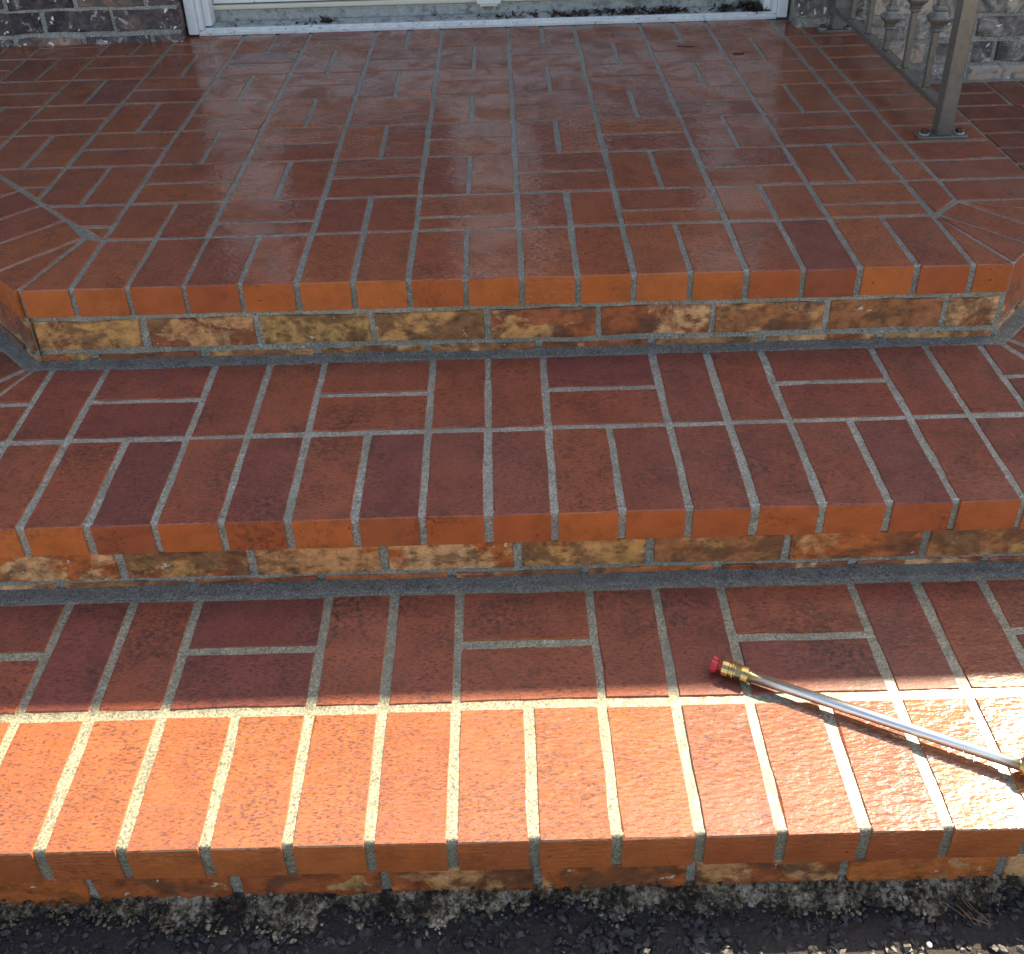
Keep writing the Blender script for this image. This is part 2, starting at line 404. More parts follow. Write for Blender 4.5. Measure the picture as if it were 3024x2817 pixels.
def cell(name, pts, outer, z, thick, mat, parent, warp=None, jf=None, **kw):
    """a paver filling a layout cell; outer = indices of edges that are free (no joint)"""
    if abs(area(pts)) < .0005: return None
    if area(pts) < 0: pts = pts[::-1]
    p = inset(pts, [0.0 if i in outer else jj(jf or {-1: 1.0}.get(z, JF[z])) for i in range(len(pts))])
    if area(p) < .0002: return None
    return block(name, p, thick, mat, parent, O=(0, 0, z), warp=warp, **kw)

# ================================================================== entrance steps
steps = empty('entrance_steps', (0.9, -.86, ZG), label='wet red brick entrance steps and landing with grey mortar joints', cat='steps')
steps.matrix_world  # base point only
OFF = Vector((0.9, -.86, ZG))
def part(name, verts_fn): ...
class Part:
    pass
def localise(o):
    """children of an Empty that is not at the origin keep their world place"""
    if o is not None and o.parent is not None:
        p = o.parent; M_ = Matrix.Identity(4)
        o.matrix_parent_inverse = WM[p.name].inverted()
WM = {}
def world_of(o):
    m = Matrix.Translation(o.location)
    return m
WM[steps.name] = Matrix.Translation(OFF)

# ---- mortar beds (the parts that carry the pavers)
def bed(name, mat, xl, xr, yf, yb, ztop, zbot, warp, nx, ny, rec=.0018, amp=.0009, seed=1, nose=.0035):
    """mortar surface: front face, rounded nose and top sheet, with uneven relief"""
    ys = []; zs = []
    for k in range(7): ys.append(0.0); zs.append(zbot + (ztop - .006 - zbot) * k / 6)
    ys += [.0015, .004]; zs += [ztop - .0025, ztop - .0003]
    L = yb - yf - .008
    for k in range(ny): ys.append(.008 + L * k / (ny - 1)); zs.append(ztop)
    ys = np.array(ys) + yf + nose; zs = np.array(zs)
    Y = np.repeat(ys[:, None], nx, 1)
    t = np.linspace(0, 1, nx)[None, :]
    XL = np.array([xl(y) for y in ys])[:, None]; XR_ = np.array([xr(y) for y in ys])[:, None]
    X = XL + (XR_ - XL) * t
    Z = np.repeat(zs[:, None], nx, 1)
    for i in range(Y.shape[0]):
        for_w = np.array([warp((x, y))[1] for x, y in zip(X[i, ::max(1, nx // 40)], Y[i, ::max(1, nx // 40)])])
        Y[i] = np.interp(np.arange(nx), np.arange(nx)[::max(1, nx // 40)], for_w)
    nz = .55 * vnoise(X * 160, (Y + Z) * 160, seed) + .45 * vnoise(X * 60, (Y + Z) * 60, seed + 1) + .2 * vnoise(X * 14, (Y + Z) * 14, seed + 2)
    top = np.zeros_like(Z); top[9:] = 1; front = 1 - top
    Z = Z + top * (-rec + amp * nz * .8)
    Y = Y - front * (amp * nz * .5)
    return grid(name, X, Y, Z, mat, steps)

land = bed('landing', M['mortar_land'], lambda y: max(-1.6, LC - y + .004), lambda y: min(XR - .003, RC + y - .004), 0, 1.60, 0, -T, warpL, 720, 400, seed=3)
mid = bed('middle_tread', M['mortar'], lambda y: -1.2, lambda y: min(2.60, RC + .4334 * math.sqrt(2) + y - .003), YM, .10, ZM, ZM - T, warpM, 800, 140, seed=11)
low = bed('lower_tread', M['mortar_low'], lambda y: -1.4, lambda y: 2.85, YB, YM + .02, ZB, ZB - T, warpB, 1000, 130, seed=21)
for o in (land, mid, low): o['label'] = {'landing': 'top landing of wet basketweave pavers before the door', 'middle_tread': 'middle step tread of wet red pavers', 'lower_tread': 'bottom step tread, its front half in bright sun'}[o.name.split('.')[0]]

# ---- landing pavers
PL = M['paver_land']
# front nosing row, joints at S*1 .. S*17
cell('nosing_paver', [(LC, 0), (S, 0), (S, R0), (.0615, R0 + .011)], (0,), 0, T, PL, land, warpL)
for i in range(1, 17):
    cell('nosing_paver', [(S * i, 0), (S * (i + 1), 0), (S * (i + 1), R0), (S * i, R0)], (0,), 0, T, PL, land, warpL)
cell('nosing_paver', [(S * 17, 0), (RC, 0), (1.7345, .186), (S * 17, R0 - .003)], (0,), 0, T, PL, land, warpL)
# right corner fan
A1, A2, A3, A4 = (RC, 0), (1.8640, .0619), (1.9165, .1144), (XR, XR - RC)
cell('paver', [A1, A2, (1.7380, .1985), (1.7345, .187)], (0,), 0, T, PL, land, jf=.75)
cell('paver', [A2, A3, (1.7990, .2535), (1.7390, .1995)], (0,), 0, T, PL, land, jf=.75)
cell('paver', [A3, A4, (1.8010, .2545)], (0,), 0, T, PL, land, jf=.55)
cell('paver', [A4, (XR, .2545), (1.8020, .2550)], (0,), 0, T, PL, land, jf=.55)
# right border, bricks laid across
yb0 = .2545; nb = 12
for k in range(nb):
    y0 = yb0 + S * k; y1 = min(y0 + S, YW_R + .03)
    if y1 - y0 < .03: continue
    cell('paver', [(XC18, y0), (XR, y0), (XR, y1), (XC18, y1)], (1,), 0, T, PL, land)
# narrow cut column beside it
cuts = [.2545, .356, .4577, .5593, .7625, .8641, .9657, 1.0673, 1.2705, 1.3721, 1.53]
for k in range(len(cuts) - 1):
    y0, y1 = cuts[k], cuts[k + 1]
    p = [(S * 17, y0), (XC18, y0), (XC18, y1), (S * 17, y1)]
    if k == 0: p = [(S * 17 + .003, .1945), (XC18, .2540), (XC18, y1), (S * 17, y1)]
    cell('paver', p, (), 0, T, PL, land)
# basketweave field
rows = [R0] + [R1 + RP * k for k in range(6)] + [YDOOR + .02]
for r in range(len(rows) - 1):
    y0, y1 = rows[r], rows[r + 1]
    for c in range(-9, 8):
        x0 = S * (2 * c + 1); x1 = x0 + 2 * S
        ym = (y0 + y1) / 2 if r not in (0, len(rows) - 2) else (y1 - S if r == 0 else y0 + S)
        if (c + r) % 2 == 0: cs = [(x0, x0 + S, y0, y1), (x0 + S, x1, y0, y1)]
        else: cs = [(x0, x1, y0, ym), (x0, x1, ym, y1)]
        for (a, b, d, e) in cs:
            if e - d < .02: continue
            if a < -.3 and b < -.95: continue
            p = [(a, d), (b, d), (b, e), (a, e)]
            p = clip(p, -1, -1, -LCI)
            if len(p) >= 3: cell('paver', p, (), 0, T, PL, land)
# left chamfer border
q = 1 / math.sqrt(2)
def ch(s_, w): return (LC - s_ * q + w * q, s_ * q + w * q)         # along the chamfer, and in from its edge
W_ = .1985
cell('paver', [ch(0, 0), (.0575, .2075), ch(.1036, 0)], (2,), 0, T, PL, land, jf=.5)
cell('paver', [ch(.1036, 0), (.0575, .2085), ch(.2140, W_), ch(.2140, 0)], (3,), 0, T, PL, land, jf=.7)
ss = [.2140, .3210, .4300, .5380, .6450, .7530, .8610]
for a, b in zip(ss, ss[1:]):
    cell('paver', [ch(a, 0), ch(a, W_), ch(b, W_), ch(b, 0)], (3,), 0, T, PL, land)

# ---- middle tread pavers
PM = M['paver_mid']
yf, yr, yk = YM, YM + DM, YM + DM2
SQ = math.tan(R(22.5))
for i in range(-3, 19):
    x0, x1 = XM + S * i, XM + S * (i + 1)
    if i >= 18: x1 = x0 + S
    p = [(x0, yf), (x1, yf), (x1, yr), (x0, yr)]
    p = clip(p, 1, SQ, RC + .004 + .0) if i >= 16 else p
    if len(p) >= 3: cell('nosing_paver', p, (0,), ZM, T, PM, mid, warpM)
JB = yk + J
def second_row(xo, i0, vert, z, y0, y1, mat, par, warp, last, clipf=None, yj=None):
    i = i0
    pat = vert[:]
    for kind in pat:
        if kind == 'v':
            cs = [(xo + S * i, xo + S * (i + 1), y0, y1)]; i += 1
        else:
            ym = yj if yj else (y0 + y1) / 2
            cs = [(xo + S * i, xo + S * (i + 2), y0, ym), (xo + S * i, xo + S * (i + 2), ym, y1)]; i += 2
        for (a, b, d, e) in cs:
            p = [(a, d), (b, d), (b, e), (a, e)]
            if clipf: p = clipf(p)
            if p and len(p) >= 3: cell('paver', p, (), z, T, mat, par, warp)
mit_l = lambda p: clip(clip(p, -1, SQ, -.003), 1, SQ, RC)
second_row(XM, -3, ['h', 'v', 'h', 'v', 'v', 'h', 'v', 'v', 'h', 'v', 'v', 'h', 'v', 'v', 'h'], ZM, yr, JB + .003, PM, mid, warpM, 18, mit_l)
# fans turning the two corners of the middle tread
def fan(px, sgn, y_in, w_, mat, par, z, n=4):
    """pavers perpendicular to a 45 degree chamfer, starting at the mitre; px,y_in = riser corner"""
    ex, ey = sgn * q, q            # along the chamfer
    nx_, ny_ = sgn * q, -q         # outwards
    def at(s_, w): return (px + ex * s_ + nx_ * w, y_in + ey * s_ + ny_ * w)
    s0 = 0
    for row, (wa, wb) in enumerate(((.012, .208), (.208, .414))):
        sa = -SQ * (wa + wb) / 2
        edges = [None] + [.012 + S * k for k in range(n)]
        for k in range(n):
            a0 = -SQ * wa if edges[k] is None else edges[k]; a1 = -SQ * wb if edges[k] is None else edges[k]
            b = edges[k + 1]
            p = [at(a0, wa), at(a1, wb), at(b, wb), at(b, wa)]
            cell('paver', p, (), z, T, mat, par)
fan(LC, -1, 0, 0, PM, mid, ZM, 5)
fan(RC, 1, 0, 0, PM, mid, ZM, 4)

# ---- right wing of the middle tread, running back to the house wall
wing = boxobj('side_tread', (XR - .05, 2.62, .12, YW_R + .02, ZWING - .06, ZWING - .0022), M['mortar'], steps)
wy = [.19 + .104 * k for k in range(12)]; wy = [y for y in wy if y < 1.36] + [1.432]
for k in range(len(wy) - 1):
    y0, y1 = wy[k], wy[k + 1]
    far = y0 > 1.20
    xs = [XR + .022, 2.178, 2.381] if far else [XR + .022, 2.205, 2.409, 2.612]
    for a, b in zip(xs, xs[1:]): cell('paver', [(a, y0), (b, y0), (b, y1), (a, y1)], (), ZWING, T, PM, wing)
for x in (2.381, 2.4826): cell('paver', [(x, 1.222), (x + S, 1.222), (x + S, 1.432), (x, 1.432)], (), ZWING, T, PM, wing)

# ---- lower tread pavers
PB = M['paver_low_sun']; PB2 = M['paver_damp_shade']
for i in range(-4, 24):
    x0, x1 = XB + S * i, XB + S * (i + 1)
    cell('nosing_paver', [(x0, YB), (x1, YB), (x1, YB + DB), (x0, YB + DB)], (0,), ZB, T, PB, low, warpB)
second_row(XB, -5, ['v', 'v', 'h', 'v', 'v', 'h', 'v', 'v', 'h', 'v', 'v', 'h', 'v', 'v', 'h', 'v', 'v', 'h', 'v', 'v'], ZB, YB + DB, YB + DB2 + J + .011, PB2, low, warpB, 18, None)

# ---- risers
def riser(name, y, xa, xb, z0, z1, aw, xc):
    X, Zz = np.meshgrid(np.linspace(xa, xb, 500), np.linspace(z0, z1, 24))
    Y = y + .0036 + aw * (X - xc) + .0016 * (.6 * vnoise(X * 150, Zz * 150, 5) + .5 * vnoise(X * 45, Zz * 45, 6))
    return grid(name, X, Y, Zz, M['mortar'], steps)
ru = riser('upper_riser', .004, -.0, RC, -.20, -T + .001, AL, .914)
XK = RC + .4334 * math.sqrt(2) + YM     # where the middle step turns its right corner
rm = riser('middle_riser', YM + .004, -.9, XK, ZB - .03, ZM - T + .001, AM, .95)
rl = riser('lower_riser', YB + .003, -.9, 2.6, ZG - .06, ZB - T + .001, AB, .85)
def course(par, mat, y, xs, z0, z1, aw, xc, name='brick', jw=.0062):
    for a, b in zip(xs, xs[1:]):
        yy = y - aw * xc
        w = jw + random.uniform(-.001, .0012)
        p = [(a + w, z0 + random.uniform(-.001, .001)), (b - w, z0 + random.uniform(-.001, .001)), (b - w, z1), (a + w, z1)]
        block(name, p, .05, mat, par, O=(0, yy, 0), U=(1, aw, 0), V=(0, 0, 1), N=(0, -1, 0), bevel=.0025, jit=.0011, tilt=.004, lift=.0006)
course(ru, M['riser_up'], .004, [.006, .2151, .4252, .6372, .8494, 1.0559, 1.2663, 1.4768, 1.6942, RC - .004], -.1325, -.0705, AL, .914)
course(ru, M['riser_up'], .005, [.006, .109, .3155, .5278, .7357, .9436, 1.1558, 1.3631, 1.5828, RC - .004], -.180, -.1450, AL, .914)
course(rm, M['riser_mid'], YM + .004, [-.35, -.145, .062, .272, .4755, .6827, .8913, 1.0997, 1.3129, 1.5275, 1.737, XK], -.2785, -.2225, AM, .95)
course(rm, M['riser_mid'], YM + .005, [-.46, -.25, -.04, .167, .374, .579, .787, .996, 1.207, 1.420, 1.632, 1.84, XK], -.320, -.2875, AM, .95)
course(rl, M['riser_mid'], YB + .003, [-.31, -.10, .13, .3364, .5207, .7123, .9036, 1.0987, 1.2936, 1.4914, 1.69, 1.90, 2.11], -.4200, -.3585, AB, .85)
# chamfered and side faces of the upper riser
def skew_riser(name, px, sgn, length, n):
    o = None
    ux, uy = sgn * q, q
    U = (ux, uy, 0) if sgn > 0 else (-ux, -uy, 0)
    N = (q, -q, 0) if sgn > 0 else (-q, -q, 0)
    base = (px, 0, 0) if sgn > 0 else (px - length * q, length * q, 0)
    v = []; f = []
    B = Vector(base); Uv = Vector(U); Nv = Vector(N)
    for w_, z in ((-.0085, -.20), (-.0085, -T + .001)):
        for u_ in (0, length): v.append(B + Uv * u_ + Nv * w_ + Vector((0, 0, z)))
    o = mesh(name, v, [(0, 1, 3, 2)], M['mortar'], steps)
    for (z0, z1, off) in ((-.1325, -.0705, 0), (-.180, -.145, .1)):
        u_ = -off
        while u_ < length:
            a, b = max(u_, 0), min(u_ + .205, length)
            if b - a > .03:
                w = .006
                block('brick', [(a + w, z0), (b - w, z0), (b - w, z1), (a + w, z1)], .04, M['riser_up'], o, O=B - Nv * .004, U=U, V=(0, 0, 1), N=N, bevel=.0025, jit=.001, tilt=.004)
            u_ += .208
    return o
skew_riser('chamfer_riser', LC, -1, 1.0, 5)
skew_riser('chamfer_riser', RC, 1, (XR - RC) / q, 2)
# the middle step's right chamfer, and the bottom tread running on behind it
U2 = Vector((q, q, 0)); N2 = Vector((q, -q, 0)); B2 = Vector((XK, YM, 0)); L2 = .87
mr = mesh('chamfer_riser', [B2 - N2 * .008 + U2 * u_ + Vector((0, 0, z)) for z in (ZB - .03, ZM - .002) for u_ in (0, L2)], [(0, 1, 3, 2)], M['mortar'], steps)
for k in range(4):
    for (z0, z1) in ((-.2785, -.2225), (-.320, -.2875)):
        block('brick', [(.209 * k + .006, z0), (.209 * k + .203, z0), (.209 * k + .203, z1), (.209 * k + .006, z1)], .04, M['riser_mid'], mr, O=B2 - N2 * .004, U=U2, V=(0, 0, 1), N=N2, bevel=.0025, jit=.001, tilt=.004)
boxobj('lower_side_tread', (XK - .05, 3.0, YM + .021, YW_R + .02, ZB - .08, ZB - .003), M['mortar'], steps)
# right side of the landing, facing the wing
v, f = [], []; box(v, f, XR - .05, XR - .006, XR - RC, YW_R + .02, ZWING - .05, -T + .001)
rs = mesh('side_riser', v, f, M['mortar'], steps)
for k in range(6):
    a, b = .20 + .209 * k, .20 + .209 * (k + 1)
    block('brick', [(a + .006, -.1325), (b - .006, -.1325), (b - .006, -.0705), (a + .006, -.0705)], .03, M['riser_up'], rs, O=(XR - .003, 0, 0), U=(0, 1, 0), V=(0, 0, 1), N=(1, 0, 0), bevel=.0025, jit=.001)

# ---- mortar fillets where a riser meets the tread below
def sweep_fillet(name, path, out, z, depth, height, seed):
    """path: (x,y) along the riser foot; out: outward unit normals"""
    P_ = np.array(path, float); N_ = np.array(out, float)
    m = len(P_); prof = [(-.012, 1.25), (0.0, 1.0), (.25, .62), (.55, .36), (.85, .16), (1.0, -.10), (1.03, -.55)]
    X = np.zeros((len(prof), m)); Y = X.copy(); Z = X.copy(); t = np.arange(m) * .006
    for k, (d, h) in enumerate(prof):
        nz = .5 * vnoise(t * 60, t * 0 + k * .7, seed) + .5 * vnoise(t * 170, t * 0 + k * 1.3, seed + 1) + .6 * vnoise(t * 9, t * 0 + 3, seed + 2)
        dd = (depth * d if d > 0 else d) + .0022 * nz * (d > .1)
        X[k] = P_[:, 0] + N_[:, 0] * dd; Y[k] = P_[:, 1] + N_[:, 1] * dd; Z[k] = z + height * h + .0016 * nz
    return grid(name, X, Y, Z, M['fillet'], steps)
def polyline(pts, step=.006):
    out = []; nr = []
    for (a, b, nn) in pts:
        a = np.array(a); b = np.array(b); k = max(2, int(np.linalg.norm(b - a) / step))
        for j in range(k): out.append(a + (b - a) * j / k); nr.append(nn)
    nr = np.array(nr, float); ker = np.ones(9) / 9
    sm = np.stack([np.convolve(np.pad(nr[:, i], 4, mode='edge'), ker, 'valid') for i in (0, 1)], 1)
    return out, sm / np.linalg.norm(sm, axis=1, keepdims=True)
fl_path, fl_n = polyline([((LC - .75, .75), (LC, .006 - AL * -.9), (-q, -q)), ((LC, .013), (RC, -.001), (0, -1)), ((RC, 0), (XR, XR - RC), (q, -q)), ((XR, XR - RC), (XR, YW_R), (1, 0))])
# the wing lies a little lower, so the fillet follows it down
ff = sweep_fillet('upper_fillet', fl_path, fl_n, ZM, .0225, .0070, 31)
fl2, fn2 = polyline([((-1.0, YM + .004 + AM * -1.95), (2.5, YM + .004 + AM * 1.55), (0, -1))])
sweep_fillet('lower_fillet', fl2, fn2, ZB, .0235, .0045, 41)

# ---- crumbling mortar along the foot of the bottom riser
def reach(x): return float(np.clip(.034 + .020 * vnoise(np.array([x * 5.5]), np.array([.3]), 51)[0] + .015 * vnoise(np.array([x * 17]), np.array([4.2]), 52)[0] + .007 * vnoise(np.array([x * 50]), np.array([9.1]), 53)[0], .010, .075))
def footing():
    nx, ny = 800, 22
    xs = np.linspace(-.55, 2.35, nx); X, V_ = np.meshgrid(xs, np.linspace(0, 1, ny))
    edge = np.array([reach(x) for x in xs])[None, :] * .9
    D_ = V_ * edge
    nz_ = .6 * vnoise(X * 90, D_ * 90, 54) + .45 * vnoise(X * 210, D_ * 210, 55)
    Y = YB + .009 + AB * (X - .85) - D_ * 1.1 - .003 * nz_ * np.minimum(1, V_ * 5)
    Z = -.4015 + .003 * vnoise(X * 10, X * 0, 57) + .0015 * vnoise(X * 60, X * 0, 58) - (V_ ** .8) * .026 + .006 * nz_ * np.minimum(1, V_ * 6) - .012 * (V_ > .97)
    return grid('footing', X, Y, Z, M['crumble'], steps, smooth=False, label='ragged pale crumbling mortar at the foot of the steps')
foot = footing()
CH_V = [Vector(v) for v in ((0, 0, 1), (0, 0, -1), (1, 0, 0), (-1, 0, 0), (0, 1, 0), (0, -1, 0), (.6, .6, .5), (-.6, .6, .5), (.6, -.6, .5), (-.6, -.6, .5))]
CH_F = [(0, 6, 7), (0, 8, 6), (0, 9, 8), (0, 7, 9), (6, 2, 4), (6, 4, 7), (7, 4, 3), (7, 3, 9), (9, 3, 5), (9, 5, 8), (8, 5, 2), (8, 2, 6), (1, 4, 2), (1, 3, 4), (1, 5, 3), (1, 2, 5)]
def chunk(V_, F_, c_, r, flat=(.35, .7)):
    rot = Matrix.Rotation(random.uniform(0, 6.3), 3, 'Z') @ Matrix.Rotation(random.uniform(-.6, .6), 3, 'X')
    sc = Vector((random.uniform(.8, 1.4), random.uniform(.6, 1.0), random.uniform(*flat))); b = len(V_)
    for v in CH_V:
        V_.append(rot @ (Vector((v.x * sc.x, v.y * sc.y, v.z * sc.z)) * random.uniform(.72, 1.2)) * r + c_)
    F_ += [tuple(b + i for i in t) for t in CH_F]
cv, cf = [], []
for k in range(2200):
    x = random.uniform(-.35, 2.1); e = reach(x); t = random.random() ** .8
    d = e * t * 1.12; r = random.choice((.0010, .0014, .0018, .0022, .0028, .0036)) * random.uniform(.8, 1.3)
    chunk(cv, cf, Vector((x, YB + .004 + AB * (x - .85) - d, -.4015 - t ** .8 * .020 + random.uniform(-.001, .004))), r, (.5, 1.0))
mesh('mortar_crumbs', cv, cf, M['crumble'], foot, kind='stuff')

# children were built in world coordinates
def bake_children(root, off):
    for c in root.children: c.location = Vector(c.location) - off
bake_children(steps, OFF)

# ================================================================== ground
n_ = 60
gx = np.concatenate([[-60, -12, -4], np.linspace(-1.5, 3.5, 120), [6, 14, 60]]); gy = np.concatenate([[-60, -14, -5, -2.5], np.linspace(-1.6, -.8, 60), [0, 6, 30]])
GX, GY = np.meshgrid(gx, gy)
GZ = np.full_like(GX, ZG) + np.where((np.abs(GX - 1) < 2.5) & (GY > -1.6), .004 * vnoise(GX * 25, GY * 25, 61) + .003 * vnoise(GX * 70, GY * 70, 62), 0)
gr = grid('ground', GX, GY, GZ, M['asphalt'], None, kind='structure', label='dark worn asphalt at the foot of the steps')
M['concrete'] = plain('bounce_slab_concrete', (.46, .44, .40), .85, nscale=9, var=.2, bump=.3, seed=False)
boxobj('bounce_slab', (-14, 16, -22, -2.3, ZG - .05, ZG + .006), M['concrete'], None, kind='structure', label='unseen pale slab added in front to bounce light onto upright faces')  # added out of view to bounce sunlight onto the upright faces
# angular stones of the worn asphalt, one mass
def gravel():
    V_ = []; F_ = []
    for k in range(9000):
        x = random.uniform(-.35, 2.15); y = random.uniform(-1.06, -.862)
        r = random.choice((.0018, .0022, .0028, .0034, .0042, .0055, .0075)) * random.uniform(.8, 1.25)
        chunk(V_, F_, Vector((x, y, ZG + random.uniform(-.15, .35) * r)), r)
    mesh('gravel', V_, F_, M['stone'], None, label='dark angular stones of the worn asphalt along the steps', cat='gravel', kind='stuff')
gravel()

# ================================================================== house
HO = Vector((0.84, 1.56, 0))
house = empty('house', HO, label='brick house front with white glazed double doors above the landing', cat='house')
XDL, XDR = -.071, 1.752        # door opening (outer frame faces)
def wall_body(name, dims): return boxobj(name, dims, M['wallmortar'], house)
XW0, XW1 = -.079, 1.783
wl = wall_body('left_wall', (-3.2, XW0 - .004, YW_L + .006, YW_L + .24, -.5, 2.62))
wr = wall_body('right_wall', (XW1 + .004, 4.6, YW_R + .006, YW_R + .24, -.6, 2.62))
wtop = wall_body('wall_over_door', (XW0 - .002, XW1 + .002, YW_L + .012, YW_L + .23, 2.12, 2.62))
for w_, l_ in ((wl, 'dark tumbled brick wall left of the door'), (wr, 'pale grey tumbled brick wall right of the door')): w_['label'] = l_
def wall_bricks(par, mat, y, xa, xb, courses, joints, zlim, depth=.05):
    """bricks one by one near the landing, the rest as one mass of bricks"""
    sv, sf = [], []
    for k, (z0, z1) in enumerate(courses):
        off, direction = joints[k % 2]
        x = off
        xs = []
        while x > xa: x -= .2095
        while x < xb + .21: xs.append(x); x += .2095
        xs = [a for a in xs if xa < a < xb]
        xs = [xa] + xs + [xb]
        for a, b in zip(xs, xs[1:]):
            if b - a < .035: continue
            a2 = a + (.0065 if a > xa else 0); b2 = b - (.0065 if b < xb else 0)
            if z0 < zlim and b2 > -.95 and a2 < 2.75:
                block('brick', [(a2, z0 + random.uniform(-.0015, .0015)), (b2, z0 + random.uniform(-.0015, .0015)), (b2, z1), (a2, z1)], depth, mat, par, O=(0, y, 0), U=(1, 0, 0), V=(0, 0, 1), N=(0, -1, 0), bevel=.005, jit=.0022, tilt=.006, lift=.0015)
            else:
                d = random.uniform(-.002, .002); box(sv, sf, a2, b2, y + d, y + depth, z0, z1)
    mesh('brickwork', sv, sf, mat, par, kind='stuff')
cl_ = [(-.05, .0215), (.0370, .1010)] + [(.1130 + .0705 * k, .1130 + .0705 * k + .0600) for k in range(35)]
cl_ = [(.112 + .0725 * (k - 2), .112 + .0725 * (k - 2) + .0615) if k >= 2 else c for k, c in enumerate(cl_)][:36]
wall_bricks(wl, M['wall_l'], YW_L, -3.2, XW0, cl_, [(-.17, 0), (-.2790, 0)], .24)
cr_ = [(-.230, -.1400), (-.1265, -.0620), (-.0475, .0130), (.0270, .0880)] + [(.1020 + .0735 * k, .1020 + .0735 * k + .0615) for k in range(34)]
wall_bricks(wr, M['wall_r'], YW_R, XW1, 4.6, cr_, [(2.333, 0), (2.407, 0)], .24)
sv, sf = [], []
for k in range(4):
    for i in range(9):
        a = XW0 + .004 + i * .2075; box(sv, sf, a + .006, a + .2, YW_L, YW_L + .02, 2.135 + .0725 * k, 2.195 + .0725 * k)
mesh('brickwork', sv, sf, M['wall_l'], wtop, kind='stuff')
# brick returns (reveals) beside the door
v, f = [], []; box(v, f, XW0 - .003, XW0 + .0005, YW_L + .010, YW_L + .09, .003, 2.12)

# door: frame, sill, two leaves
door = empty('door', (0.84, 1.56, 0), label='white double door with glass panes over a weathered metal sill')
door.parent = house
def D(name, dims, mat, bevel=.0015): return boxobj(name, dims, mat, door, bevel=bevel)
# stepped jambs
for sgn, x in ((1, XDL), (-1, XDR + .026)):
    def X_(a, b): return (x + a, x + b) if sgn > 0 else (x - b, x - a)
    a, b = X_(0, .030); D('jamb', (a, b, 1.548, 1.70, .006, 2.10), M['white'], .003)
    a, b = X_(.0305, .044); D('jamb', (a, b, 1.560, 1.70, .016, 2.09), M['white'], .002)
    a, b = X_(.0445, .066); D('jamb', (a, b, 1.585, 1.70, .022, 2.08), M['white'], .002)
D('head_jamb', (XDL, XDR + .026, 1.55, 1.70, 2.10, 2.125), M['white'])
# sill: front lip with grooves, sloping weathered plate
def extrude_x(name, prof, x0, x1, mat, par):
    n = len(prof); v = [(x0, y, z) for y, z in prof] + [(x1, y, z) for y, z in prof]
    f = [(i, (i + 1) % n, n + (i + 1) % n, n + i) for i in range(n)] + [tuple(range(n - 1, -1, -1)), tuple(range(n, 2 * n))]
    return mesh(name, v, f, mat, par)
extrude_x('sill_lip', [(1.556, .001), (1.556, .0085), (1.5575, .0100), (1.560, .0100), (1.5605, .0078), (1.5625, .0078), (1.563, .0125), (1.5660, .0140), (1.5685, .0140), (1.569, .0118), (1.571, .0118), (1.5715, .0175), (1.5745, .0190), (1.580, .0190), (1.580, .001)], XDL + .0305, XDR - .005, M['alu_lip'], door)
extrude_x('sill', [(1.5805, .001), (1.5805, .0140), (1.594, .0165), (1.5945, .0150), (1.5965, .0150), (1.597, .0175), (1.624, .0235), (1.6245, .0215), (1.6345, .0215), (1.6345, .001)], XDL + .031, XDR - .006, M['alu'], door)
extrude_x('sill_riser', [(1.640, .001), (1.640, .0480), (1.637, .0490), (1.637, .0560), (1.655, .0560), (1.655, .001)], XDL + .067, XDR - .041, M['alu'], door)
extrude_x('sill_strip', [(1.628, .0595), (1.626, .0630), (1.626, .0715), (1.629, .0735), (1.66, .0735), (1.66, .0595)], XDL + .067, XDR - .041, M['cream'], door)
xl0, xr0, xc = XDL + .068, XDR - .042, .857
def leaf(x0, x1):
    y0, y1 = 1.632, 1.676
    st = .128
    D('stile', (x0, x0 + st, y0, y1, .078, 2.075), M['white'], .003); D('stile', (x1 - st, x1, y0, y1, .078, 2.075), M['white'], .003)
    D('bottom_rail', (x0 + st + .0003, x1 - st - .0003, y0 + .001, y1 - .001, .078, .285), M['white'], .003)
    D('top_rail', (x0 + st + .0003, x1 - st - .0003, y0 + .001, y1 - .001, 1.95, 2.075), M['white'], .003)
    for a, b, c, d in ((x0 + st, x0 + st + .014, .2855, 1.9495), (x1 - st - .014, x1 - st, .2855, 1.9495), (x0 + st + .0145, x1 - st - .0145, .2855, .2995), (x0 + st + .0145, x1 - st - .0145, 1.9355, 1.9495)):
        D('glazing_bead', (a + .0003, b - .0003, y0 + .006, y0 + .02, c, d), M['white'], .002)
    D('pane', (x0 + st + .001, x1 - st - .001, y0 + .020, y0 + .026, .286, 1.949), M['glass'], 0)
leaf(xl0, xc - .002); leaf(xc + .002, xr0)
D('astragal', (xc - .037, xc + .037, 1.600, 1.6250, .0600, 2.07), M['white'], .003)
D('bottom_bolt', (xc - .028, xc + .028, 1.604, 1.6245, .0530, .0597), M['cream'], .001)
hd = lathe('handle', [(0, .012), (.03, .012), (.032, .009), (.05, .009), (.052, .011), (.056, .011)], M['brass'], door, (xc + .09, 1.632, 1.0), (0, -1, 0), n=14)
# dim room behind is closed off by a floor-to-ceiling back panel
boxobj('back_panel', (XDL + .03, XDR, 1.70, 1.735, .0, 2.12), M['soffit'], house)
